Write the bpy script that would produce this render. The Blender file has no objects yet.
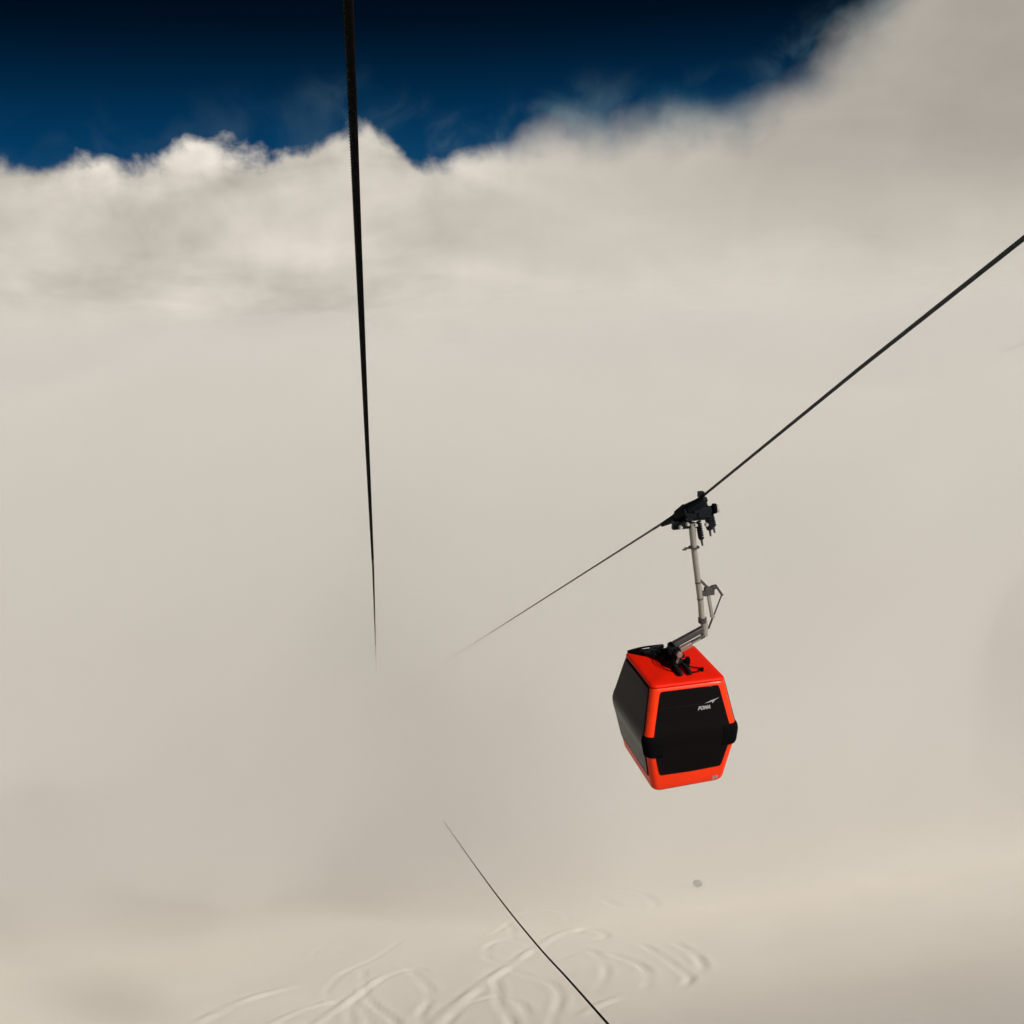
import bpy, bmesh, math, random
from mathutils import Vector, Matrix, noise
import numpy as np
random.seed(4)
R = math.radians
scene = bpy.context.scene
C = scene.collection

# ------------------------------------------------------------------ camera
PITCH, ROLL, F = 0.28517, -0.028816, 1027.0
cp, sp, cr, sr = math.cos(PITCH), math.sin(PITCH), math.cos(ROLL), math.sin(ROLL)
fwd = Vector((0, cp, -sp)); up0 = Vector((0, sp, cp)); rt0 = Vector((1, 0, 0))
rt = rt0 * cr + up0 * sr
up = -rt0 * sr + up0 * cr
cam_d = bpy.data.cameras.new('camera')
cam_d.sensor_fit = 'HORIZONTAL'; cam_d.sensor_width = 36.0; cam_d.lens = 36.0 * F / 1024.0
cam_d.clip_start = 0.05; cam_d.clip_end = 5000
cam = bpy.data.objects.new('camera', cam_d); C.objects.link(cam)
cam.matrix_world = Matrix((rt, up, -fwd)).transposed().to_4x4()
scene.camera = cam

# ------------------------------------------------------------------ light
SUN_EL = R(38)
HEAD = R(-8.43)                               # heading of the lift line (azimuth from +Y)
SUN_AZ = HEAD + math.pi - R(38)               # azimuth towards the sun, clockwise from +Y
to_sun = Vector((math.sin(SUN_AZ) * math.cos(SUN_EL), math.cos(SUN_AZ) * math.cos(SUN_EL), math.sin(SUN_EL)))
sd = bpy.data.lights.new('sun', 'SUN'); sd.energy = 3.2; sd.angle = R(6.0); sd.color = (1.0, 0.95, 0.87)
sun = bpy.data.objects.new('sun', sd); C.objects.link(sun)
sun.rotation_euler = to_sun.to_track_quat('Z', 'Y').to_euler()

CLOUD = (0.50, 0.462, 0.405)                     # radiance of the far cloud deck
world = bpy.data.worlds.new('World'); scene.world = world; world.use_nodes = True
wt = world.node_tree; wt.nodes.clear()
def N(t, **kw):
    n = wt.nodes.new(t)
    for k, v in kw.items(): setattr(n, k, v)
    return n
def setin(n, i, v):
    if hasattr(v, 'is_output') or isinstance(v, bpy.types.NodeSocket): wt.links.new(v, n.inputs[i])
    else: n.inputs[i].default_value = v
def M(op, a, b=None, c=None, clamp=False):
    n = N('ShaderNodeMath', operation=op, use_clamp=clamp)
    setin(n, 0, a)
    if b is not None: setin(n, 1, b)
    if c is not None: setin(n, 2, c)
    return n.outputs[0]
def MR(v, a, b, c, d, mode='SMOOTHSTEP'):
    n = N('ShaderNodeMapRange', interpolation_type=mode)
    for i, q in enumerate((v, a, b, c, d)): setin(n, i, q)
    return n.outputs[0]
def VM(op, a, b=None, scale=None):
    n = N('ShaderNodeVectorMath', operation=op)
    setin(n, 0, a)
    if b is not None: setin(n, 1, b)
    if scale is not None: setin(n, 3, scale)
    return n.outputs[0]
def NZ(vec, scale, detail, rough, dist=0.0):
    n = N('ShaderNodeTexNoise'); n.noise_dimensions = '3D'
    setin(n, 'Vector', vec); setin(n, 'Scale', scale); setin(n, 'Detail', detail); setin(n, 'Roughness', rough); setin(n, 'Distortion', dist)
    return n.outputs[0]
def curve(v, lo, hi, ylo, yhi, pts):
    x = MR(v, lo, hi, 0.0, 1.0, 'LINEAR')
    n = N('ShaderNodeFloatCurve'); setin(n, 'Value', x)
    cv = n.mapping.curves[0]
    pts = [((a - lo) / (hi - lo), (b - ylo) / (yhi - ylo)) for a, b in pts]
    cv.points[0].location = pts[0]; cv.points[1].location = pts[-1]
    for p in pts[1:-1]: cv.points.new(*p)
    n.mapping.update()
    return MR(n.outputs[0], 0.0, 1.0, ylo, yhi, 'LINEAR')
tc = N('ShaderNodeTexCoord').outputs['Generated']
vec = VM('NORMALIZE', tc)
sx = N('ShaderNodeSeparateXYZ'); setin(sx, 0, vec)
az = M('MULTIPLY', M('ARCTAN2', sx.outputs[0], sx.outputs[1]), 57.2958)
el = M('MULTIPLY', M('ARCSINE', sx.outputs[2]), 57.2958)
# height of the cloud deck's upper edge round the compass (degrees)
edge = curve(az, -180, 180, -5, 25, [(-180, 8), (-90, 5), (-45, 2.6), (-24.7, 3.0), (-21, 2.9), (-16, 3.0), (-12, 3.4), (-9, 4.1),
        (-7, 4.2), (-5, 3.1), (-2.5, 2.5), (1, 3.2), (5, 3.8), (11, 3.9), (14, 4.8), (17, 7.0), (20, 9.7), (25, 13.5), (40, 17), (90, 14), (180, 8)])
soft = curve(az, -180, 180, 0, 4, [(-180, 1), (-30, .6), (-12, .55), (-6, .55), (-1, .8), (3, 1.7), (15, 1.9), (22, 2.4), (60, 2), (180, 1)])
wob = VM('ADD', vec, VM('SCALE', N('ShaderNodeTexNoise').outputs[1], scale=0.0))
n1 = NZ(vec, 17.0, 5.0, 0.53, 0.25)              # cauliflower edge
n2 = NZ(vec, 60.0, 5.0, 0.6, 0.6)
nz = M('ADD', M('MULTIPLY', M('SUBTRACT', n1, 0.5), 4.2), M('MULTIPLY', M('SUBTRACT', n2, 0.5), 0.4))
namp = curve(az, -180, 180, 0, 2, [(-180, 1), (-30, 1), (-8, 1), (-2, .8), (3, .5), (14, .55), (25, .8), (180, 1)])
dlt = M('SUBTRACT', M('ADD', edge, M('MULTIPLY', nz, namp)), el)      # >0 inside the cloud
mask = MR(dlt, M('MULTIPLY', soft, -1.0), soft, 0.0, 1.0)
# thin torn wisps above the edge
w1 = NZ(vec, 15.0, 5.0, 0.5, 0.9)
wisp = M('MULTIPLY', MR(w1, 0.42, 0.72, 0.0, 1.0), MR(dlt, -3.6, 0.6, 0.0, 0.20))
wamt = curve(az, -180, 180, 0, 2, [(-180, 1), (-30, .2), (-10, .3), (-4, 1.2), (10, 1.3), (30, 1.0), (180, 1)])
wisp = M('MULTIPLY', wisp, wamt)
cover = M('MAXIMUM', mask, wisp)
# cloud brightness: billows
b1 = NZ(vec, 6.0, 4.0, 0.5, 0.3); b2 = NZ(vec, 22.0, 5.0, 0.5, 0.4)
b3 = NZ(VM('MULTIPLY', vec, (1.0, 1.0, 3.2)), 5.0, 4.0, 0.5, 0.5)      # layered banks
leftw = curve(az, -180, 180, 0, 2, [(-180, 1), (-30, 1), (-12, 1), (-2, .55), (8, .3), (30, .35), (180, 1)])
bri = M('ADD', 1.0, M('MULTIPLY', leftw, M('ADD', M('MULTIPLY', M('SUBTRACT', b3, 0.5), 0.95), M('ADD', M('MULTIPLY', M('SUBTRACT', b1, 0.5), 0.45), M('MULTIPLY', M('SUBTRACT', b2, 0.5), 0.38)))))
side = curve(az, -180, 180, 0, 2, [(-180, 1), (-27, .89), (-12, .91), (-4, .86), (4, .81), (16, .68), (27, .60), (60, .9), (180, 1)])
sidefade = MR(el, -5.5, 4.0, 0.0, 1.0)
sidem = M('ADD', 1.0, M('MULTIPLY', M('SUBTRACT', side, 1.0), sidefade))
bri = M('MULTIPLY', bri, sidem)
# sunlit puffs along the top of the bank, a greyer layer underneath on the left
puff = M('MULTIPLY', MR(dlt, 0.2, 3.2, 1.0, 0.0), M('MULTIPLY', MR(n1, 0.40, 0.60, 0.0, 1.0), 0.27))
grey = M('MULTIPLY', MR(el, -1.8, -5.0, 0.0, 1.0), M('MULTIPLY', MR(az, -14.0, -2.0, 1.0, 0.0), MR(b3, 0.35, 0.6, 0.17, 0.05)))
bri = M('MULTIPLY', bri, M('ADD', 1.0, M('SUBTRACT', M('MULTIPLY', puff, leftw), grey)))
ccol = VM('SCALE', (CLOUD[0] * 10, CLOUD[1] * 10, CLOUD[2] * 10), scale=bri)
sky = N('ShaderNodeTexSky'); sky.sky_type = 'NISHITA'; sky.sun_disc = False
sky.sun_elevation = SUN_EL; sky.sun_rotation = SUN_AZ; sky.altitude = 3000; sky.air_density = 1.0; sky.dust_density = 0.0; sky.ozone_density = 6.0
setin(sky, 0, VM('NORMALIZE', VM('ADD', vec, (0, 0, 0.75))))
deep = MR(el, 0.6, 10.4, 1.0, 0.09, 'SMOOTHSTEP')
skc = VM('SCALE', VM('MULTIPLY', sky.outputs[0], (0.015, 0.42, 0.53)), scale=M('MULTIPLY', deep, 1.0))
mix = N('ShaderNodeMix', data_type='RGBA')
veil = M('MULTIPLY', M('MULTIPLY', MR(dlt, -2.6, 0.2, 0.0, 1.0), MR(NZ(vec, 9.0, 4.0, 0.5, 0.4), 0.4, 0.66, 0.1, 0.55)), M('MULTIPLY', wamt, 0.8))
thin = N('ShaderNodeMix', data_type='RGBA'); thin.inputs[7].default_value = (0.25, 1.0, 1.45, 1)
setin(thin, 0, M('MINIMUM', M('ADD', M('MULTIPLY', wisp, 2.2), veil), 0.85)); wt.links.new(skc, thin.inputs[6])
setin(mix, 0, M('MAXIMUM', mask, M('MULTIPLY', wisp, 0.35))); wt.links.new(thin.outputs[2], mix.inputs[6]); wt.links.new(ccol, mix.inputs[7])
bg = N('ShaderNodeBackground'); bg.inputs[1].default_value = 0.1
wt.links.new(mix.outputs[2], bg.inputs[0])
wo = N('ShaderNodeOutputWorld'); wt.links.new(bg.outputs[0], wo.inputs[0])

scene.view_settings.view_transform = 'Standard'; scene.view_settings.look = 'None'
scene.view_settings.exposure = 0.42; scene.view_settings.gamma = 1.0
scene.render.engine = 'CYCLES'
cy = scene.cycles
cy.use_denoising = True
cy.use_adaptive_sampling = True; cy.adaptive_threshold = 0.015
cy.max_bounces = 10; cy.volume_bounces = 6; cy.diffuse_bounces = 4; cy.glossy_bounces = 4; cy.transmission_bounces = 4
cy.sample_clamp_indirect = 6.0

# ------------------------------------------------------------------ helpers
def ray(px, py):
    return rt * ((px - 512) / F) + up * ((512 - py) / F) + fwd
HV = Vector((math.sin(HEAD), math.cos(HEAD), 0)); TV = Vector((math.cos(HEAD), -math.sin(HEAD), 0))
SLOPE, DROP = math.tan(R(27.06)), 13.5

def mat(name, col, rough=0.5, metal=0.0, spec=0.5, coat=0.0, var=0.0, vscale=6.0, bump=0.0, bscale=40.0, rvar=0.0):
    m = bpy.data.materials.new(name); m.use_nodes = True
    nt = m.node_tree; b = nt.nodes['Principled BSDF']
    b.inputs['Base Color'].default_value = (*col, 1); b.inputs['Roughness'].default_value = rough
    b.inputs['Metallic'].default_value = metal; b.inputs['Specular IOR Level'].default_value = spec
    b.inputs['Coat Weight'].default_value = coat; b.inputs['Coat Roughness'].default_value = 0.08
    tcn = nt.nodes.new('ShaderNodeTexCoord')
    if var or rvar:
        nz_ = nt.nodes.new('ShaderNodeTexNoise'); nz_.inputs['Scale'].default_value = vscale; nz_.inputs['Detail'].default_value = 8
        nz_.inputs['Roughness'].default_value = 0.65
        nt.links.new(tcn.outputs['Object'], nz_.inputs['Vector'])
        if var:
            mx = nt.nodes.new('ShaderNodeMix'); mx.data_type = 'RGBA'
            mx.inputs[6].default_value = (*[c * (1 - var) for c in col], 1); mx.inputs[7].default_value = (*[min(1, c * (1 + var)) for c in col], 1)
            nt.links.new(nz_.outputs[0], mx.inputs[0]); nt.links.new(mx.outputs[2], b.inputs['Base Color'])
        if rvar:
            mr = nt.nodes.new('ShaderNodeMapRange'); mr.inputs[3].default_value = max(0, rough - rvar); mr.inputs[4].default_value = min(1, rough + rvar)
            nt.links.new(nz_.outputs[0], mr.inputs[0]); nt.links.new(mr.outputs[0], b.inputs['Roughness'])
    if bump:
        nb = nt.nodes.new('ShaderNodeTexNoise'); nb.inputs['Scale'].default_value = bscale; nb.inputs['Detail'].default_value = 4
        bp = nt.nodes.new('ShaderNodeBump'); bp.inputs['Strength'].default_value = bump; bp.inputs['Distance'].default_value = 0.02
        nt.links.new(tcn.outputs['Object'], nb.inputs['Vector']); nt.links.new(nb.outputs[0], bp.inputs['Height'])
        nt.links.new(bp.outputs[0], b.inputs['Normal'])
    return m
RED = mat('orange_red_paint', (0.90, 0.033, 0.0015), 0.45, spec=0.2, coat=0.05, var=0.2, vscale=4, rvar=0.15)
REDROOF = mat('orange_red_roof_paint', (0.76, 0.012, 0.002), 0.5, spec=0.15, var=0.16, vscale=5, rvar=0.12)
def low_ior(m, v):
    m.node_tree.nodes['Principled BSDF'].inputs['IOR'].default_value = v; return m
GLASSF = mat('dark_tinted_window', (0.003, 0.002, 0.0025), 0.12, spec=0.5, var=0.3, vscale=2, rvar=0.05)
GLASSS = mat('dark_tinted_side_window', (0.009, 0.006, 0.005), 0.14, spec=0.5, var=0.3, vscale=2, rvar=0.04)
BLACK = mat('black_rubber', (0.004, 0.004, 0.0045), 0.75, spec=0.06, var=0.3, vscale=20)
BLACKM = mat('black_greased_steel', (0.006, 0.008, 0.011), 0.55, 0.1, spec=0.15, var=0.5, vscale=18, rvar=0.15)
low_ior(GLASSF, 1.2); low_ior(GLASSS, 1.10); low_ior(BLACK, 1.2)
STEEL = mat('galvanised_steel', (0.30, 0.285, 0.255), 0.5, 0.25, spec=0.4, var=0.25, vscale=12, rvar=0.12)
DSTEEL = mat('dull_dark_steel', (0.075, 0.07, 0.072), 0.5, 0.4, spec=0.4, var=0.35, vscale=14, rvar=0.15)
BRONZE = mat('bare_bushing_metal', (0.30, 0.20, 0.17), 0.45, 0.4, var=0.3, vscale=14)
CAP = mat('grey_roller_cap', (0.36, 0.35, 0.33), 0.6)
WHITE = mat('white_lettering', (0.27, 0.265, 0.26), 0.5)
CABLE = mat('greased_wire_rope', (0.004, 0.004, 0.0042), 0.75, 0.0, spec=0.05, var=0.6, vscale=30, rvar=0.15)
CABLEB = mat('weathered_wire_rope', (0.022, 0.026, 0.032), 0.55, 0.3, spec=0.3, var=0.5, vscale=20)
ROCK = mat('dark_rock', (0.03, 0.028, 0.025), 0.9, var=0.5, vscale=5, bump=0.5, bscale=8)

def link(name, bm, m, parent=None, smooth=True, matrix=None, bevel=0.0):
    bmesh.ops.recalc_face_normals(bm, faces=bm.faces[:])
    me = bpy.data.meshes.new(name); bm.to_mesh(me); bm.free()
    if smooth:
        for p in me.polygons: p.use_smooth = True
    if m: me.materials.append(m)
    o = bpy.data.objects.new(name, me); C.objects.link(o)
    if parent: o.parent = parent
    if smooth:
        try: me.set_sharp_from_angle(angle=R(38))
        except Exception: pass
    if bevel:
        bv = o.modifiers.new('bevel', 'BEVEL'); bv.width = bevel; bv.segments = 2; bv.limit_method = 'ANGLE'; bv.angle_limit = R(35)
    return o

def box(bm, c, s, rot=None):
    r = bmesh.ops.create_cube(bm, size=1)
    mt = Matrix.Translation(c) @ (rot.to_4x4() if rot else Matrix()) @ Matrix.Diagonal((*s, 1))
    bmesh.ops.transform(bm, matrix=mt, verts=r['verts'])
def aim(a, b, roll=0):
    d = (Vector(b) - Vector(a)).normalized()
    q = d.to_track_quat('Z', 'Y')
    return q.to_matrix() @ Matrix.Rotation(roll, 3, 'Z')
def tube(bm, a, b, r1, r2=None, n=16, cap=True):
    r2 = r1 if r2 is None else r2
    a, b = Vector(a), Vector(b)
    r = bmesh.ops.create_cone(bm, cap_ends=cap, segments=n, radius1=r1, radius2=r2, depth=(b - a).length)
    bmesh.ops.transform(bm, matrix=Matrix.Translation((a + b) / 2) @ aim(a, b).to_4x4(), verts=r['verts'])
def bar(bm, a, b, w, h, roll=0):
    a, b = Vector(a), Vector(b)
    box(bm, (a + b) / 2, (w, h, (b - a).length), aim(a, b, roll))
def sweep(bm, pts, radii, n=14):
    pts = [Vector(p) for p in pts]; rings = []
    ref = Vector((0.13, 0.97, 0.2))
    for i, p in enumerate(pts):
        d = (pts[min(i + 1, len(pts) - 1)] - pts[max(i - 1, 0)]).normalized()
        u = (ref - d * ref.dot(d)).normalized(); v = d.cross(u)
        r = radii[i] if isinstance(radii, (list, tuple)) else radii
        rings.append([bm.verts.new(p + u * r * math.cos(2 * math.pi * k / n) + v * r * math.sin(2 * math.pi * k / n)) for k in range(n)])
    for a, b in zip(rings, rings[1:]):
        for k in range(n): bm.faces.new((a[k], a[(k + 1) % n], b[(k + 1) % n], b[k]))
    bm.faces.new(rings[0][::-1]); bm.faces.new(rings[-1])
def bez(p0, p1, p2, n):
    p0, p1, p2 = map(Vector, (p0, p1, p2))
    return [p0 * (1 - t) ** 2 + p1 * 2 * t * (1 - t) + p2 * t * t for t in [i / n for i in range(n + 1)]]

# ------------------------------------------------------------------ ground: the snow slope
def on_slope(px, py):
    d = ray(px, py)
    t = DROP / -(d.z + SLOPE * d.dot(HV))
    p = d * t
    return (p.dot(HV), p.dot(TV))
# ski tracks: (kind, width m, depth m, points)
TR = [('r', .50, .10, [(195, 1024), (243, 1001), (294, 986)]),
      ('r', .34, .12, [(306, 1030), (342, 1004), (383, 975)]),
      ('g', .30, .14, [(408, 935), (378, 956), (345, 972), (332, 984), (327, 994), (340, 1004)]),
      ('g', .26, .20, [(363, 968), (364, 985), (370, 1001), (393, 1019), (398, 1030)]),
      ('g', .24, .18, [(364, 1008), (369, 1024), (372, 1036)]),
      ('g', .30, .12, [(312, 955), (322, 947), (345, 955)]),
      ('r', .40, .14, [(432, 1024), (479, 986), (522, 957), (549, 939), (572, 929)]),
      ('g', .30, .14, [(499, 962), (487, 957), (489, 945), (511, 939), (534, 948), (522, 960)]),
      ('g', .28, .16, [(505, 968), (528, 976), (552, 984), (560, 998), (552, 1021), (545, 1034)]),
      ('g', .28, .20, [(494, 978), (498, 989), (499, 1003), (511, 1021), (514, 1034)]),
      ('r', .30, .12, [(580, 1016), (596, 1006), (625, 996)]),
      ('g', .26, .14, [(508, 922), (511, 927), (513, 938)]),
      ('g', .40, .30, [(610, 886), (628, 889), (645, 894), (654, 902), (657, 908)]),
      ('g', .45, .30, [(598, 894), (605, 898), (619, 907)]),
      ('g', .34, .16, [(577, 933), (585, 929), (602, 932), (605, 938), (593, 939)]),
      ('g', .26, .17, [(636, 943), (648, 948), (663, 958), (684, 973), (690, 979), (685, 987)]),
      ('g', .30, .19, [(672, 941), (681, 946), (695, 955), (703, 967), (698, 975)]),
      ('g', .30, .16, [(610, 954), (622, 958), (637, 964), (648, 974), (646, 989)]),
      ('g', .30, .14, [(400, 960), (430, 990), (420, 1020), (450, 1040)]),
      ('g', .28, .13, [(356, 1034), (350, 1008), (372, 986), (398, 972), (420, 968), (428, 978)]),
      ('g', .28, .13, [(440, 1034), (462, 1008), (492, 998), (520, 1004), (530, 1020)]),
      ('g', .30, .14, [(470, 940), (496, 932), (520, 915), (548, 908), (566, 914), (570, 924)]),
      ('g', .28, .13, [(560, 960), (584, 950), (600, 958), (606, 974), (596, 992)]),
      ('r', .32, .10, [(250, 1034), (300, 1010), (335, 1000)])]
def lines(a, b, n): return list(np.linspace(a, b, n))
S = sorted(set([round(v, 3) for v in lines(-1500, -140, 18) + lines(-120, 30, 50) + lines(30.5, 90, 300) + lines(92, 340, 70) + lines(360, 1600, 40)]))
T = sorted(set([round(v, 3) for v in lines(-2500, -80, 20) + lines(-76, -22, 27) + lines(-21.8, 34, 300) + lines(36, 90, 27) + lines(100, 2500, 20)]))
SS, TT = np.meshgrid(np.array(S), np.array(T), indexing='ij')
def fbm(s, t, sc, seed, octv=3):
    return noise.fractal(Vector((s / sc, t / sc, seed)), 0.9, 2.1, octv)
Z = -DROP - SLOPE * np.clip(SS, -120, 1500)
und = np.zeros_like(Z)
for i in range(SS.shape[0]):
    for j in range(SS.shape[1]):
        s, t = SS[i, j], TT[i, j]
        a = max(0.0, min(1.0, (math.hypot(s - 30, t) - 220) / 400))
        und[i, j] = fbm(s, t, 18, 3.3) * 0.10 + fbm(s, t, 3.2, 8.1, 2) * 0.02 + a * 14 * fbm(s, t, 160, 1.7)
Z += und
for kind, w, dep, pts in TR:
    pp = [on_slope(*p) for p in pts]
    # smooth the polyline
    P = []
    for k in range(len(pp) - 1):
        p0 = pp[max(k - 1, 0)]; p1 = pp[k]; p2 = pp[k + 1]; p3 = pp[min(k + 2, len(pp) - 1)]
        for u in np.linspace(0, 1, 8, endpoint=False):
            P.append(tuple(0.5 * (2 * p1[c] + (p2[c] - p0[c]) * u + (2 * p0[c] - 5 * p1[c] + 4 * p2[c] - p3[c]) * u * u + (3 * p1[c] - p0[c] - 3 * p2[c] + p3[c]) * u ** 3) for c in (0, 1)))
    P.append(pp[-1])
    D = np.full(SS.shape, 1e9); U = np.zeros(SS.shape)
    L = len(P) - 1
    for k in range(L):
        ax, ay = P[k]; bx, by = P[k + 1]; dx, dy = bx - ax, by - ay; l2 = dx * dx + dy * dy + 1e-9
        u = np.clip(((SS - ax) * dx + (TT - ay) * dy) / l2, 0, 1)
        q = np.hypot(SS - ax - u * dx, TT - ay - u * dy)
        m_ = q < D; D = np.where(m_, q, D); U = np.where(m_, (k + u) / L, U)
    ends = np.clip(np.minimum(U, 1 - U) * 5 + .15, 0, 1)
    w = w * .8; g = np.exp(-(D / (w * .6)) ** 2); rim = np.exp(-((D - w * 1.4) / (w * .5)) ** 2)
    brk = 0.62 + 0.5 * np.sin(SS * 1.7 + TT * .9 + dep * 50) * np.sin(TT * 1.3 - SS * .6)
    Z += ends * brk * dep * (0.50 if kind == 'g' else 0.66) * ((-g + .45 * rim) if kind == 'g' else (1.0 * g - .35 * rim))
verts = np.stack([SS * HV.x + TT * TV.x, SS * HV.y + TT * TV.y, Z], -1).reshape(-1, 3)
ni, nj = SS.shape
idx = np.arange(ni * nj).reshape(ni, nj)
faces = np.stack([idx[:-1, :-1], idx[:-1, 1:], idx[1:, 1:], idx[1:, :-1]], -1).reshape(-1, 4)
me = bpy.data.meshes.new('ground'); me.from_pydata(verts.tolist(), [], faces.tolist())
for p in me.polygons: p.use_smooth = True
SNOW = mat('snow', (0.79, 0.75, 0.695), 0.65, spec=0.25, var=0.035, vscale=0.25, bump=0.25, bscale=2.5)
me.materials.append(SNOW)
if me.polygons[0].normal.z < 0: me.flip_normals()
ground = bpy.data.objects.new('ground', me); C.objects.link(ground); ground['kind'] = 'structure'

# a lone rock breaking through the snow
rs, rt_ = on_slope(698, 886)
rp = HV * rs + TV * rt_ + Vector((0, 0, -DROP - SLOPE * rs + 0.22))
bm = bmesh.new(); bmesh.ops.create_icosphere(bm, subdivisions=3, radius=0.27)
for v in bm.verts:
    n_ = noise.fractal(v.co * 2.2 + Vector((5, 1, 2)), 1.0, 2.0, 4)
    v.co *= 1 + 0.35 * n_; v.co.z *= 0.75; v.co.y *= 0.8
rock = link('rock', bm, ROCK); rock.location = rp
rock['label'] = 'small dark rock poking out of the misty snow slope below the gondola'; rock['category'] = 'rock'

# ------------------------------------------------------------------ fog bank: the lift line runs down into it
def lin(n): return [-1 + 2 * i / n for i in range(n + 1)]
def fog_body(s0, dens, amp, big_amp, seed, top, kcurve, label):
    """closed billowy body of even density; its near face is bumpy like the front of a cloud"""
    bm = bmesh.new(); cache = {}
    def hull(u, v, w):
        k = (abs(u) ** 8 + abs(v) ** 8 + abs(w) ** 8) ** (1 / 8)
        f_ = max(abs(u), abs(v), abs(w)) / max(k, 1e-6); u, v, w = u * f_, v * f_, w * f_
        s = s0 + (u + 1) / 2 * (230 - s0); t = v * 230
        zb = -DROP - SLOPE * s - 24; ztop = top - kcurve * (s - s0) ** 2
        p = HV * s + TV * t + Vector((0, 0, zb + (w + 1) / 2 * (ztop - zb)))
        q = p / 15.0 + Vector((seed, 3, 1))
        na = noise.fractal(q, 0.9, 2.0, 4); nb = noise.fractal(q + Vector((3, 17, 53)), 0.9, 2.0, 4)
        big = noise.fractal(p / 38.0 + Vector((9, seed, 4)), 0.9, 2.0, 3)
        return p + HV * (na * amp + big * big_amp) + Vector((0, 0, nb * amp * .5 + big * big_amp * .4))
    def vget(*uvw):
        key = tuple(round(a, 5) for a in uvw)
        if key not in cache: cache[key] = bm.verts.new(hull(*uvw))
        return cache[key]
    ul = [-1 + 2 * (i / 36) ** 1.5 for i in range(37)]; vl = [math.copysign(abs(a) ** 1.6, a) for a in lin(90)]; wl = lin(26)
    for side_ in (-1, 1):
        for A, B, fn in ((vl, wl, lambda a, b: (side_, a, b)), (ul, wl, lambda a, b: (a, side_, b)), (ul, vl, lambda a, b: (a, b, side_))):
            for i in range(len(A) - 1):
                for j in range(len(B) - 1):
                    try: bm.faces.new([vget(*fn(A[i + di], B[j + dj])) for di, dj in ((0, 0), (1, 0), (1, 1), (0, 1))])
                    except ValueError: pass
    fm = bpy.data.materials.new('fog'); fm.use_nodes = True
    nt = fm.node_tree; nt.nodes.clear()
    pv = nt.nodes.new('ShaderNodeVolumePrincipled'); pv.inputs['Color'].default_value = (0.988, 0.98, 0.965, 1)
    pv.inputs['Density'].default_value = dens; pv.inputs['Anisotropy'].default_value = 0.0
    mo = nt.nodes.new('ShaderNodeOutputMaterial'); nt.links.new(pv.outputs[0], mo.inputs['Volume'])
    fog = link('fog_bank', bm, fm); fog['kind'] = 'stuff'; fog['label'] = label; fog['category'] = 'fog'
fog_body(33.0, 0.015, 2.5, 2.5, 1.0, -3.5, 0.0011, 'thin beige mist at the near edge of the cloud')
fog_body(46.0, 0.048, 4.5, 9.0, 6.0, -7.0, 0.0013, 'dense pale beige cloud that swallows the lift cables')

# ------------------------------------------------------------------ wire ropes
def rope(name, pts, rad, m, near, far, lay=0.25, lobes=6, dense=0.012):
    """pts: polyline from behind the camera to the fog; fine twisted strands between the distances near and far."""
    pts = [Vector(p) for p in pts]
    samples = []; acc = 0.0
    for a, b in zip(pts, pts[1:]):
        L_ = (b - a).length; d = (b - a).normalized(); s = 0.0
        while s < L_:
            p = a + d * s; dist = p.length
            samples.append((p, acc + s))
            s += dense if near < dist < far else (0.05 if dist < 30 else 0.6)
        acc += L_
    samples.append((pts[-1], acc))
    vs, fs = [], []; n = 18
    for i, (p, s) in enumerate(samples):
        d = (samples[min(i + 1, len(samples) - 1)][0] - samples[max(i - 1, 0)][0]).normalized()
        u = (Vector((1, 0, 0)) - d * d.x).normalized(); v = d.cross(u)
        fine = near < p.length < far
        for k in range(n):
            th = 2 * math.pi * k / n
            r = rad * (0.93 + (0.30 * abs(math.cos(lobes / 2 * (th - 2 * math.pi * s / lay))) - 0.13 if fine else 0.0))
            vs.append(p + u * r * math.cos(th) + v * r * math.sin(th))
        if i:
            b0 = (i - 1) * n; b1 = i * n
            for k in range(n): fs.append((b0 + k, b0 + (k + 1) % n, b1 + (k + 1) % n, b1 + k))
    fs.append(tuple(range(n))[::-1]); fs.append(tuple(range(len(vs) - n, len(vs))))
    me = bpy.data.meshes.new(name); me.from_pydata(vs, [], fs)
    for p in me.polygons: p.use_smooth = True
    me.materials.append(m)
    o = bpy.data.objects.new(name, me); C.objects.link(o); o['category'] = 'cable'
    return o
def at(px, py, depth): return ray(px, py) * depth
# the cable this cabin rides on, overhead
a = at(348, 0, 5.6); b = at(358, 240, 8.45); c = at(366.5, 430, 14.1); e = at(373.2, 570, 27.6); f_ = at(376, 662, 75)
back = a + (a - b).normalized() * 9
c1 = rope('haul_cable', [back, a, b, c, e, f_, f_ + (f_ - e).normalized() * 25], 0.0285, CABLE, 4.5, 26, lay=0.25, dense=0.01)
c1['label'] = 'thick black twisted steel cable running almost straight down the left half of the sky'
# the return cable carrying the red gondola: it kinks at the grip
CX = 5.74
g0 = at(704, 495, 19.35); g1 = at(662, 523.5, 20.05)
n0 = at(1024, 238, 9.2); n1_ = at(860, 368, 12.7)
back = n0 + (n0 - n1_).normalized() * 8
far1 = at(560, 588.5, 33); far2 = at(500, 626.7, 50.5); far3 = at(455, 655, 79)
c2 = rope('haul_cable', [back, n0, n1_, g0, g1, far1, far2, far3, far3 + (far3 - far2).normalized() * 20], 0.0235, CABLEB, 8, 21, lay=0.25, dense=0.02)
c2['label'] = 'dark steel cable rising to the upper right edge with the red gondola hanging from it'
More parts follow.
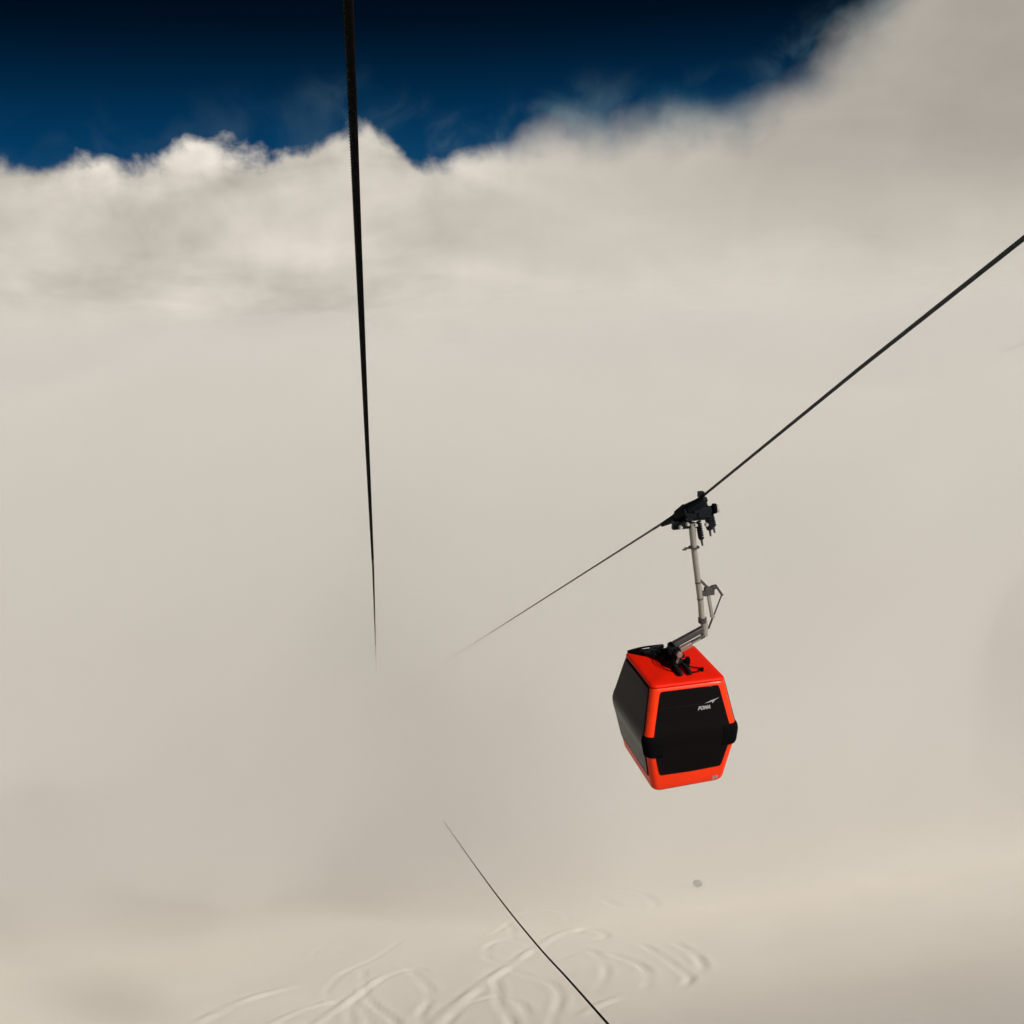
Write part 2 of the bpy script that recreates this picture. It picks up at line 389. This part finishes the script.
# the thin low cable near the snow
q = [at(700, 1118, 12.8), at(655, 1076, 15), at(608, 1024, 18), at(568, 979, 21.9), at(537, 945, 26.2), at(502, 902, 33.7), at(471, 860, 45.5), at(445, 823, 63.5)]
def crom(P, n=6):
    out = []
    for k in range(len(P) - 1):
        p0 = P[max(k - 1, 0)]; p1 = P[k]; p2 = P[k + 1]; p3 = P[min(k + 2, len(P) - 1)]
        for i in range(n):
            u = i / n
            out.append(0.5 * (2 * p1 + (p2 - p0) * u + (2 * p0 - 5 * p1 + 4 * p2 - p3) * u * u + (3 * p1 - p0 - 3 * p2 + p3) * u ** 3))
    return out + [P[-1]]
q = crom(q)
c3 = rope('low_cable', q + [q[-1] + (q[-1] - q[-2]).normalized() * 2], 0.0235, CABLE, 1, 2)
c3['label'] = 'thin dark cable crossing low over the ski tracks at the bottom edge'

# ------------------------------------------------------------------ the gondola
root = bpy.data.objects.new('gondola', None); C.objects.link(root)
root.location = (3.1663, 18.7853, -10.9423); root.rotation_euler = (0, 0, 0.20403)
root['label'] = 'red orange cable car cabin with dark windows hanging from the right hand cable'; root['category'] = 'gondola'
H = 2.15
prof = [(0.0, 0.722, 0.894), (1.082, 0.934, 1.042), (H, 0.730, 0.783)]
SM = .26
def half(z):
    if abs(z - 1.082) < SM:      # soft bend at the belt
        u = (z - 1.082 + SM) / (2 * SM); a0 = half_(1.082 - SM); b0 = half_(1.082 + SM); c0 = (.944, 1.052)
        return tuple(a0[i] * (1 - u) ** 2 + 2 * u * (1 - u) * c0[i] + b0[i] * u * u + .012 * 4 * u * (1 - u) for i in (0, 1))
    return half_(z)
def half_(z):
    for (z0, w0, d0), (z1, w1, d1) in zip(prof, prof[1:]):
        if z <= z1 + 1e-9:
            t = (z - z0) / (z1 - z0); return w0 + (w1 - w0) * t, d0 + (d1 - d0) * t
    return prof[-1][1:]
def rrect(hw, hd, r, n=6):
    out = []
    for cx, cy_, a0 in ((hw - r, hd - r, 0), (-hw + r, hd - r, 90), (-hw + r, -hd + r, 180), (hw - r, -hd + r, 270)):
        for k in range(n + 1):
            th = R(a0 + 90 * k / n); out.append((cx + r * math.cos(th), cy_ + r * math.sin(th)))
    return out
def loft(bm, rings):
    vr = [[bm.verts.new((x, y, z)) for x, y in ring] for z, ring in rings]
    n = len(vr[0])
    for a, b in zip(vr, vr[1:]):
        for k in range(n): bm.faces.new((a[k], a[(k + 1) % n], b[(k + 1) % n], b[k]))
    bm.faces.new(vr[0][::-1]); bm.faces.new(vr[-1])
bm = bmesh.new(); rings = []
for z, ins, r in [(-0.035, .10, .10), (-0.02, .045, .12), (0.02, .01, .13), (0.06, 0, .13)] + [(z, 0, .135) for z in (.35, .6, .8, .86, .92, .97, 1.02, 1.06, 1.1, 1.15, 1.2, 1.26, 1.32, 1.36)] + [(z, 0, .13) for z in (1.5, 1.75, 1.9, 2.03)]:
    w, d = half(max(0, z)); rings.append((z, rrect(w - ins, d - ins, r)))
for z, ins in ((2.06, .0), (2.085, .012)):
    w, d = half(z); rings.append((z, rrect(w - ins, d - ins, .12)))
loft(bm, rings)
body = link('body', bm, RED, root); body['label'] = 'orange red cabin shell'
# roof panel: shallow dome with its own lip, a groove between it and the shell
bm = bmesh.new(); rings = []
for z, ins in [(2.09, .045), (2.10, .012), (2.105, .002), (2.125, .0), (2.145, .012), (2.158, .04), (2.168, .10), (2.185, .25), (2.198, .42), (2.20, .6)]:
    w, d = half(2.12); rings.append((z, rrect(w - ins + .004, d - ins + .004, max(.11 - ins * .15, .03))))
loft(bm, rings)
roof = link('roof', bm, REDROOF, root)
# shallow ribs along the roof
for x in (-.5, .5):
    bm = bmesh.new(); box(bm, (x, .0, 2.172), (.03, 1.1, .014))
    link('roof_rib', bm, REDROOF, roof, bevel=.005)

# windows: closed panels that follow the two planes of each face, standing 8 mm proud
def panel(name, axis, sign, rows, m, th=.014, parent=root, ncol=6):
    """rows: (z, half extent left, half extent right) from bottom to top"""
    bm = bmesh.new(); grids = []
    for off in (-.02, th):
        g = []
        for z, l, r in rows:
            w, d = half(z); row = []
            for k in range(ncol + 1):
                q_ = -l + (l + r) * k / ncol
                o_ = off
                if axis == 'y': row.append(bm.verts.new((q_, sign * (d + o_), z)))
                else: row.append(bm.verts.new((sign * (w + o_), q_, z)))
            g.append(row)
        grids.append(g)
    for g in grids:
        for a_, b_ in zip(g, g[1:]):
            for k in range(ncol): bm.faces.new((a_[k], a_[k + 1], b_[k + 1], b_[k]))
    g0_, g1_ = grids; nr = len(rows)
    for i in range(nr - 1):
        for k in (0, ncol): bm.faces.new((g0_[i][k], g0_[i + 1][k], g1_[i + 1][k], g1_[i][k]))
    for i in (0, nr - 1):
        for k in range(ncol): bm.faces.new((g0_[i][k], g0_[i][k + 1], g1_[i][k + 1], g1_[i][k]))
    return link(name, bm, m, parent, bevel=.005)
def rowsof(b, m_, t):   # bottom, belt, top = (z, half)
    out = []
    rc = .05
    out.append((b[0], b[1] - rc * .7, b[1] - rc * .7)); out.append((b[0] + rc * .35, b[1] - rc * .15, b[1] - rc * .15))
    for k in range(1, 10):
        t_ = k / 10; z = b[0] + (1.06 - b[0]) * t_; h = b[1] + (m_ - b[1]) * t_; out.append((z, h, h))
    for z in (1.06, 1.082, 1.105): out.append((z, m_, m_))
    for k in range(1, 12):
        t_ = k / 12; z = 1.105 + (t[0] - 1.105) * t_; h = m_ + (t[1] - m_) * t_; out.append((z, h, h))
    out.append((t[0] - rc * .35, t[1] - rc * .15 + .003, t[1] - rc * .15 + .003)); out.append((t[0], t[1] - rc * .7, t[1] - rc * .7))
    return out
fw = panel('window', 'y', -1, rowsof((.35, .62), .785, (2.03, .585)), GLASSF); fw['label'] = 'black front window with white lettering'
bw = panel('window', 'y', 1, rowsof((.35, .62), .785, (2.03, .585)), GLASSF)
lw = panel('door', 'x', -1, rowsof((.30, .775), .905, (2.055, .655)), GLASSS); lw['label'] = 'dark glazed side door reflecting the fog'
rw = panel('door', 'x', 1, rowsof((.30, .775), .905, (2.055, .655)), GLASSS)
# black rubber seal round each door (rail under and over, seam)
for sg, dp in ((-1, lw), (1, rw)):
    bm = bmesh.new()
    P_ = []
    for z, h, _ in rowsof((.285, .80), .925, (2.07, .67)):
        P_.append((z, h))
    loop = [(sg * (half(z)[0] + .006), -h, z) for z, h in P_] + [(sg * (half(z)[0] + .006), h, z) for z, h in P_[::-1]]
    for p_, q_ in zip(loop, loop[1:] + loop[:1]): bar(bm, p_, q_, .011, .02)
    link('door_seal', bm, BLACK, dp)

# belt bumpers round the four corners
def bumper(sx_, sy_):
    bm = bmesh.new()
    rings = []
    for off in (-.01, .03):
        pass
    prof_ = [(.75, .000), (.775, .03), (.82, .034), (1.06, .036), (1.09, .036), (1.14, .034), (1.18, .026), (1.20, .0)]
    outer = []; inner = []
    for z, o_ in prof_:
        z += .07 if sx_ > 0 else 0
        w, d = half(z); r = .135; row = []; rowi = []
        path = [(w, d - .15, 1, 0)] + [(w - r + r * math.cos(t_), d - r + r * math.sin(t_), math.cos(t_), math.sin(t_)) for t_ in [R(a_) for a_ in range(0, 91, 15)]] + [(w - .30, d, 0, 1)]
        for i_, (x, y, nx, ny) in enumerate(path):
            oo = o_ + .006
            if i_ in (0, len(path) - 1): oo = o_ * .6 + .006
            row.append(bm.verts.new((sx_ * (x + nx * oo), sy_ * (y + ny * oo), z)))
            rowi.append(bm.verts.new((sx_ * (x - nx * .03), sy_ * (y - ny * .03), z)))
        outer.append(row); inner.append(rowi)
    for g in (outer, inner):
        for a_, b_ in zip(g, g[1:]):
            for k in range(len(a_) - 1): bm.faces.new((a_[k], a_[k + 1], b_[k + 1], b_[k]))
    nr, nc = len(outer), len(outer[0])
    for i in range(nr - 1):
        for k in (0, nc - 1): bm.faces.new((outer[i][k], outer[i + 1][k], inner[i + 1][k], inner[i][k]))
    for i in (0, nr - 1):
        for k in range(nc - 1): bm.faces.new((outer[i][k], outer[i][k + 1], inner[i][k + 1], inner[i][k]))
    link('bumper', bm, BLACK, root)
for sx_ in (-1, 1):
    bumper(sx_, -1)
# floor tray and skid under the cabin
bm = bmesh.new()
box(bm, (0, 0, -.06), (1.05, 1.35, .05)); box(bm, (-.33, 0, -.1), (.06, 1.2, .05)); box(bm, (.33, 0, -.1), (.06, 1.2, .05))
link('floor_frame', bm, DSTEEL, root, bevel=.008)
# small guide stub on the far side (catches the rail in the station)
bm = bmesh.new(); bar(bm, (.80, -.30, .45), (.90, -.34, .44), .035, .035); tube(bm, (.90, -.37, .44), (.90, -.31, .44), .04)
link('guide_stub', bm, BLACK, root)

# lettering on the front window
def face_pt(x, z, off):
    w, d = half(z); return Vector((x, -(d + off), z))
def text_mesh(name, body_, x, z, size, off, parent, shear=.3, weight=.006, rise=0.0):
    cu = bpy.data.curves.new(name, 'FONT'); cu.body = body_; cu.size = size; cu.shear = shear; cu.extrude = .002; cu.offset = weight; cu.space_character = 1.05
    to = bpy.data.objects.new(name, cu); C.objects.link(to)
    bpy.context.view_layer.update()
    m0 = bpy.data.meshes.new_from_object(to.evaluated_get(bpy.context.evaluated_depsgraph_get()))
    bpy.data.objects.remove(to); bpy.data.curves.remove(cu)
    m0.materials.clear(); m0.materials.append(WHITE)
    for v in m0.vertices:
        zz_ = z + v.co.y + rise * v.co.x
        v.co = face_pt(x + v.co.x, zz_, off + v.co.z)
    o = bpy.data.objects.new(name, m0); C.objects.link(o); o.parent = parent
    return o
text_mesh('lettering', 'POMA', .12, 1.61, .088, .019, fw, shear=.35, weight=.006, rise=0.03)
# swoosh: long thin arrow-like mark over the lettering
bm = bmesh.new()
sw = [(.27, 1.72), (.40, 1.765), (.57, 1.80), (.48, 1.76), (.425, 1.705), (.415, 1.738)]
lo = [bm.verts.new(face_pt(x, z, .0175)) for x, z in sw]; hi = [bm.verts.new(face_pt(x, z, .0215)) for x, z in sw]
bm.faces.new(lo); bm.faces.new(hi)
for k in range(len(sw)): bm.faces.new((lo[k], lo[(k + 1) % len(sw)], hi[(k + 1) % len(sw)], hi[k]))
link('emblem', bm, WHITE, fw, smooth=False)
# dark bar standing in for the faint reflection across the upper window
bm = bmesh.new(); bar(bm, face_pt(-.62, 1.72, .014), face_pt(.61, 1.72, .014), .012, .008)
link('reflection_bar', bm, BLACKM, fw)
text_mesh('fleet_number', '29', .46, .05, .12, .004, body, shear=0, weight=.004)

# roof equipment: suspension frame
bm = bmesh.new()
for x in (-.10, .09):
    pts_ = [(x, -.60, 2.235), (x, -.30, 2.26), (x, .30, 2.26), (x, .66, 2.235)]
    for p_, q_ in zip(pts_, pts_[1:]): bar(bm, p_, q_, .07, .07)
box(bm, (0, .10, 2.29), (.46, .07, .08)); box(bm, (0, -.16, 2.29), (.40, .06, .08)); box(bm, (-.12, .50, 2.27), (.72, .07, .06)); bar(bm, (-.46, .50, 2.26), (-.10, .10, 2.27), .06, .05)
link('suspension_frame', bm, BLACKM, root, bevel=.01)
for x, y in ((-.13, .2), (.17, .2), (-.13, -.22), (.17, -.22)):
    bm = bmesh.new(); tube(bm, (x, y, 2.20), (x, y, 2.40), .042); tube(bm, (x, y, 2.27), (x, y, 2.30), .06); tube(bm, (x, y, 2.33), (x, y, 2.355), .06)
    link('damper', bm, BLACK, root)
# boxes for roof gear, plus dark strands modelled in place of the hanger's shadow
bm = bmesh.new()
box(bm, (-.26, .38, 2.265), (.17, .22, .10)); box(bm, (-.40, .62, 2.235), (.18, .16, .06)); box(bm, (-.12, .74, 2.25), (.30, .07, .08)); bar(bm, (-.3, .44, 2.25), (-.4, .60, 2.24), .06, .05); bar(bm, (-.34, .64, 2.245), (-.2, .74, 2.25), .05, .05)
link('junction_box', bm, BLACKM, root, bevel=.02)
bm = bmesh.new()
sweep(bm, bez((-.25, .45, 2.26), (-.45, .80, 2.24), (-.72, .84, 2.16), 10), .028)
sweep(bm, bez((-.20, .30, 2.27), (-.45, .45, 2.25), (-.70, .82, 2.17), 10), .03)
sweep(bm, bez((.0, .74, 2.27), (-.4, .80, 2.27), (-.71, .83, 2.18), 10), .02)
link('shadow_strands', bm, BLACK, root)
bm = bmesh.new()
sweep(bm, bez((-.34, .26, 2.24), (-.48, -.15, 2.22), (-.12, -.46, 2.215), 14), .008)
sweep(bm, bez((.13, -.30, 2.25), (.30, -.36, 2.23), (.40, -.42, 2.22), 10), .012)
sweep(bm, bez((.40, -.42, 2.22), (.36, -.55, 2.22), (.12, -.52, 2.22), 10), .012)
link('brake_wire', bm, BLACK, root)
bm = bmesh.new(); tube(bm, (.38, -.47, 2.19), (.38, -.47, 2.26), .03); link('lifting_eye', bm, BLACK, root)
# pivot housing, its bushing, and the hanger
bm = bmesh.new()
box(bm, (-.02, .0, 2.49), (.20, .20, .17)); tube(bm, (-.02, -.24, 2.50), (-.02, .24, 2.50), .07); box(bm, (-.02, .0, 2.36), (.10, .34, .10))
link('pivot', bm, BLACKM, root, bevel=.015)
bm = bmesh.new(); tube(bm, (-.02, -.30, 2.50), (-.02, -.235, 2.50), .06); bar(bm, (.02, -.18, 2.56), (.28, -.14, 2.64), .09, .10); bar(bm, (-.05, -.2, 2.30), (.0, -.22, 2.48), .07, .05)
link('bushing', bm, BRONZE, root, bevel=.008)
bm = bmesh.new()
bar(bm, (-.04, 0, 2.60), (.57, 0, 2.87), .11, .12); bar(bm, (.27, -.08, 2.625), (.58, -.08, 2.755), .06, .07)
link('lower_arm', bm, DSTEEL, root, bevel=.015)
bm = bmesh.new(); bar(bm, (.30, -.15, 2.655), (.47, -.15, 2.725), .03, .03); link('clevis', bm, WHITE, root, bevel=.005)
bm = bmesh.new()
pl = bez((.60, 0, 2.72), (.63, 0, 2.95), (.535, 0, 3.15), 8)[:-1] + [(.535, 0, 3.15), (.515, 0, 3.4), (.462, 0, 3.75), (.395, 0, 4.2), (.335, 0, 4.62), (.285, 0, 5.1)]
sweep(bm, pl, [.07] * 7 + [.058] * (len(pl) - 8) + [.07], 18)
hang = link('hanger_pole', bm, STEEL, root)
for z_, x_, r_ in ((3.87, .445, .065), (3.52, .497, .065), (3.06, .555, .085)):
    bm = bmesh.new(); tube(bm, (x_ + .003, 0, z_ - (.012 if z_ > 3.2 else .05)), (x_ - .003, 0, z_ + (.012 if z_ > 3.2 else .05)), r_); link('collar', bm, DSTEEL, hang)
bm = bmesh.new()
tube(bm, (.34, 0, 4.59), (.34, 0, 4.61), .11, .11); box(bm, (.24, 0, 4.592), (.18, .08, .018)); box(bm, (.14, -.02, 4.575), (.08, .04, .025))
link('flange', bm, DSTEEL, hang, bevel=.004)
# step bracket and tie rods on the side of the pole
bm = bmesh.new()
bar(bm, (.42, 0, 3.98), (.66, 0, 3.72), .06, .05); box(bm, (.68, 0, 3.66), (.20, .09, .16)); bar(bm, (.72, 0, 3.72), (.84, 0, 3.74), .09, .07)
bar(bm, (.82, 0, 3.75), (.96, 0, 3.54), .07, .04); box(bm, (.57, 0, 3.62), (.14, .08, .10))
link('bracket', bm, DSTEEL, hang, bevel=.008)
bm = bmesh.new(); bar(bm, (.66, 0, 3.62), (.755, 0, 3.12), .07, .06); bar(bm, (.73, 0, 3.12), (.80, 0, 3.12), .07, .07)
link('strut', bm, STEEL, hang, bevel=.008)
bm = bmesh.new(); tube(bm, (.95, 0, 3.56), (.79, 0, 3.12), .015); tube(bm, (.79, 0, 3.14), (.69, 0, 2.86), .02)
link('tie_rod', bm, DSTEEL, hang)

# grip: built in root space, lying along the rope
inv = (Matrix.Translation(root.location) @ Matrix.Rotation(0.20403, 4, 'Z')).inverted()
A_ = inv @ g0; B_ = inv @ g1
ax = (B_ - A_).normalized()                  # along the rope, downhill
mid = (A_ + B_) / 2
sidev = Vector((1, 0, 0)); sidev = (sidev - ax * sidev.dot(ax)).normalized(); upv = sidev.cross(ax).normalized()
if upv.z < 0: upv = -upv
def G(a, s, u): return mid + ax * a + sidev * s + upv * u
RotG = Matrix((sidev, ax, upv)).transposed()
L_ = (B_ - A_).length
grip = None
bm = bmesh.new()
for a0, a1, w0, w1 in ((-L_ / 2, -.12, .06, .115), (-.12, .16, .13, .11), (.16, L_ / 2 + .05, .085, .022)):
    p0, p1 = G(a0, 0.02, -.04 if a0 < .1 else -.035), G(a1, 0.02, -.04 if a1 < .2 else -.0)
    r = bmesh.ops.create_cube(bm, size=1)
    for v in r['verts']:
        t_ = v.co.y + .5; w_ = w0 + (w1 - w0) * t_
        pos = p0.lerp(p1, t_); v.co = pos + sidev * v.co.x * w_ * 2.0 + upv * (v.co.z * w_ * 1.7 - .03)
grip = link('grip', bm, BLACKM, root, bevel=.028)
def gpart(name, m, parent=None, bevel=.006, build=None):
    bm = bmesh.new(); build(bm); return link(name, bm, m, parent or grip, bevel=bevel)
# frame that holds the rope clamp over the pole: sits between rope and pole top
gpart('yoke', BLACKM, build=lambda bm: (box(bm, (.30, -.02, 5.25), (.40, .24, .15)), box(bm, (.10, .05, 5.09), (.34, .20, .12)), bar(bm, (-.02, -.14, 5.12), (.30, -.14, 5.30), .05, .05), tube(bm, (.14, -.2, 5.24), (.14, -.1, 5.24), .05), tube(bm, (.38, -.2, 5.30), (.38, -.1, 5.30), .045), box(bm, (.17, 0, 5.03), (.56, .10, .06)),
                                        box(bm, (.44, -.05, 5.32), (.34, .22, .2)), box(bm, (.36, -.02, 5.42), (.20, .24, .14))))
gpart('lever', BLACKM, build=lambda bm: (bar(bm, (.45, -.08, 5.52), (.62, -.10, 5.30), .08, .10), box(bm, (.55, 0, 5.42), (.06, .08, .12)),
                                         box(bm, (.44, -.1, 5.50), (.10, .10, .09))))
gpart('clamp_knob', BLACKM, build=lambda bm: box(bm, G(-L_ / 2 + .04, -.03, .03), (.11, .11, .11)))
gpart('guide_roller', BLACK, build=lambda bm: (tube(bm, (.56, -.05, 5.37), (.72, -.08, 5.37), .055), tube(bm, (.67, -.08, 5.37), (.735, -.085, 5.37), .10)))
gpart('roller_cap', CAP, build=lambda bm: tube(bm, (.735, -.085, 5.37), (.785, -.09, 5.37), .09, .08))
# bright bushings in the frame
for x_, z_ in ((-.02, 5.09), (.12, 5.14), (.28, 5.11), (.50, 5.10)):
    gpart('bolt', CAP, bevel=.003, build=lambda bm: tube(bm, (x_, -.17, z_), (x_ + .01, -.23, z_), .036, .03, 12))
# coil springs that hang below the grip
def spring(x0, z0, x1, z1, r, y):
    bm = bmesh.new(); p0 = Vector((x0, y, z0)); p1 = Vector((x1, y, z1)); d = p1 - p0; turns = 7
    u_ = d.normalized().cross(Vector((0, 1, 0))).normalized(); v_ = Vector((0, 1, 0))
    pts_ = [p0 + d * (i / 140) + (u_ * math.cos(2 * math.pi * turns * i / 140) + v_ * math.sin(2 * math.pi * turns * i / 140)) * r for i in range(141)]
    sweep(bm, pts_, .016, 8); tube(bm, p0, p1, r * .62, n=12)
    tube(bm, p1, p1 + d.normalized() * .02, r * 1.1, n=14)
    link('spring', bm, BLACKM, grip)
    bm = bmesh.new(); tube(bm, p1, p1 + d.normalized() * .16, .03, .018, 10); link('spring_rod', bm, DSTEEL, grip)
spring(.40, 5.12, .465, 4.79, .045, -.05)
spring(.57, 5.30, .62, 4.98, .055, -.08)
spring(.66, 5.30, .735, 5.0, .05, .03)

# the shell is a little deeper behind its middle, wider on the door side and deeper below the belt
def warp_shell(o):
    for v in o.data.vertices:
        c_ = v.co
        if c_.y > 0: c_.y *= 1.10
        if c_.x < 0: c_.x *= 1.045
        if c_.z < 1.08: c_.z = 1.08 - (1.08 - c_.z) * 1.05
        if c_.z < 1.08 and c_.x > 0: c_.z += .06 * min(1, c_.x / .8) * (1.08 - c_.z) / 1.08
for o in list(root.children):
    if o.name.split('.')[0] in ('body', 'roof', 'window', 'door', 'bumper', 'floor_frame'):
        warp_shell(o)
        for k_ in o.children: warp_shell(k_)
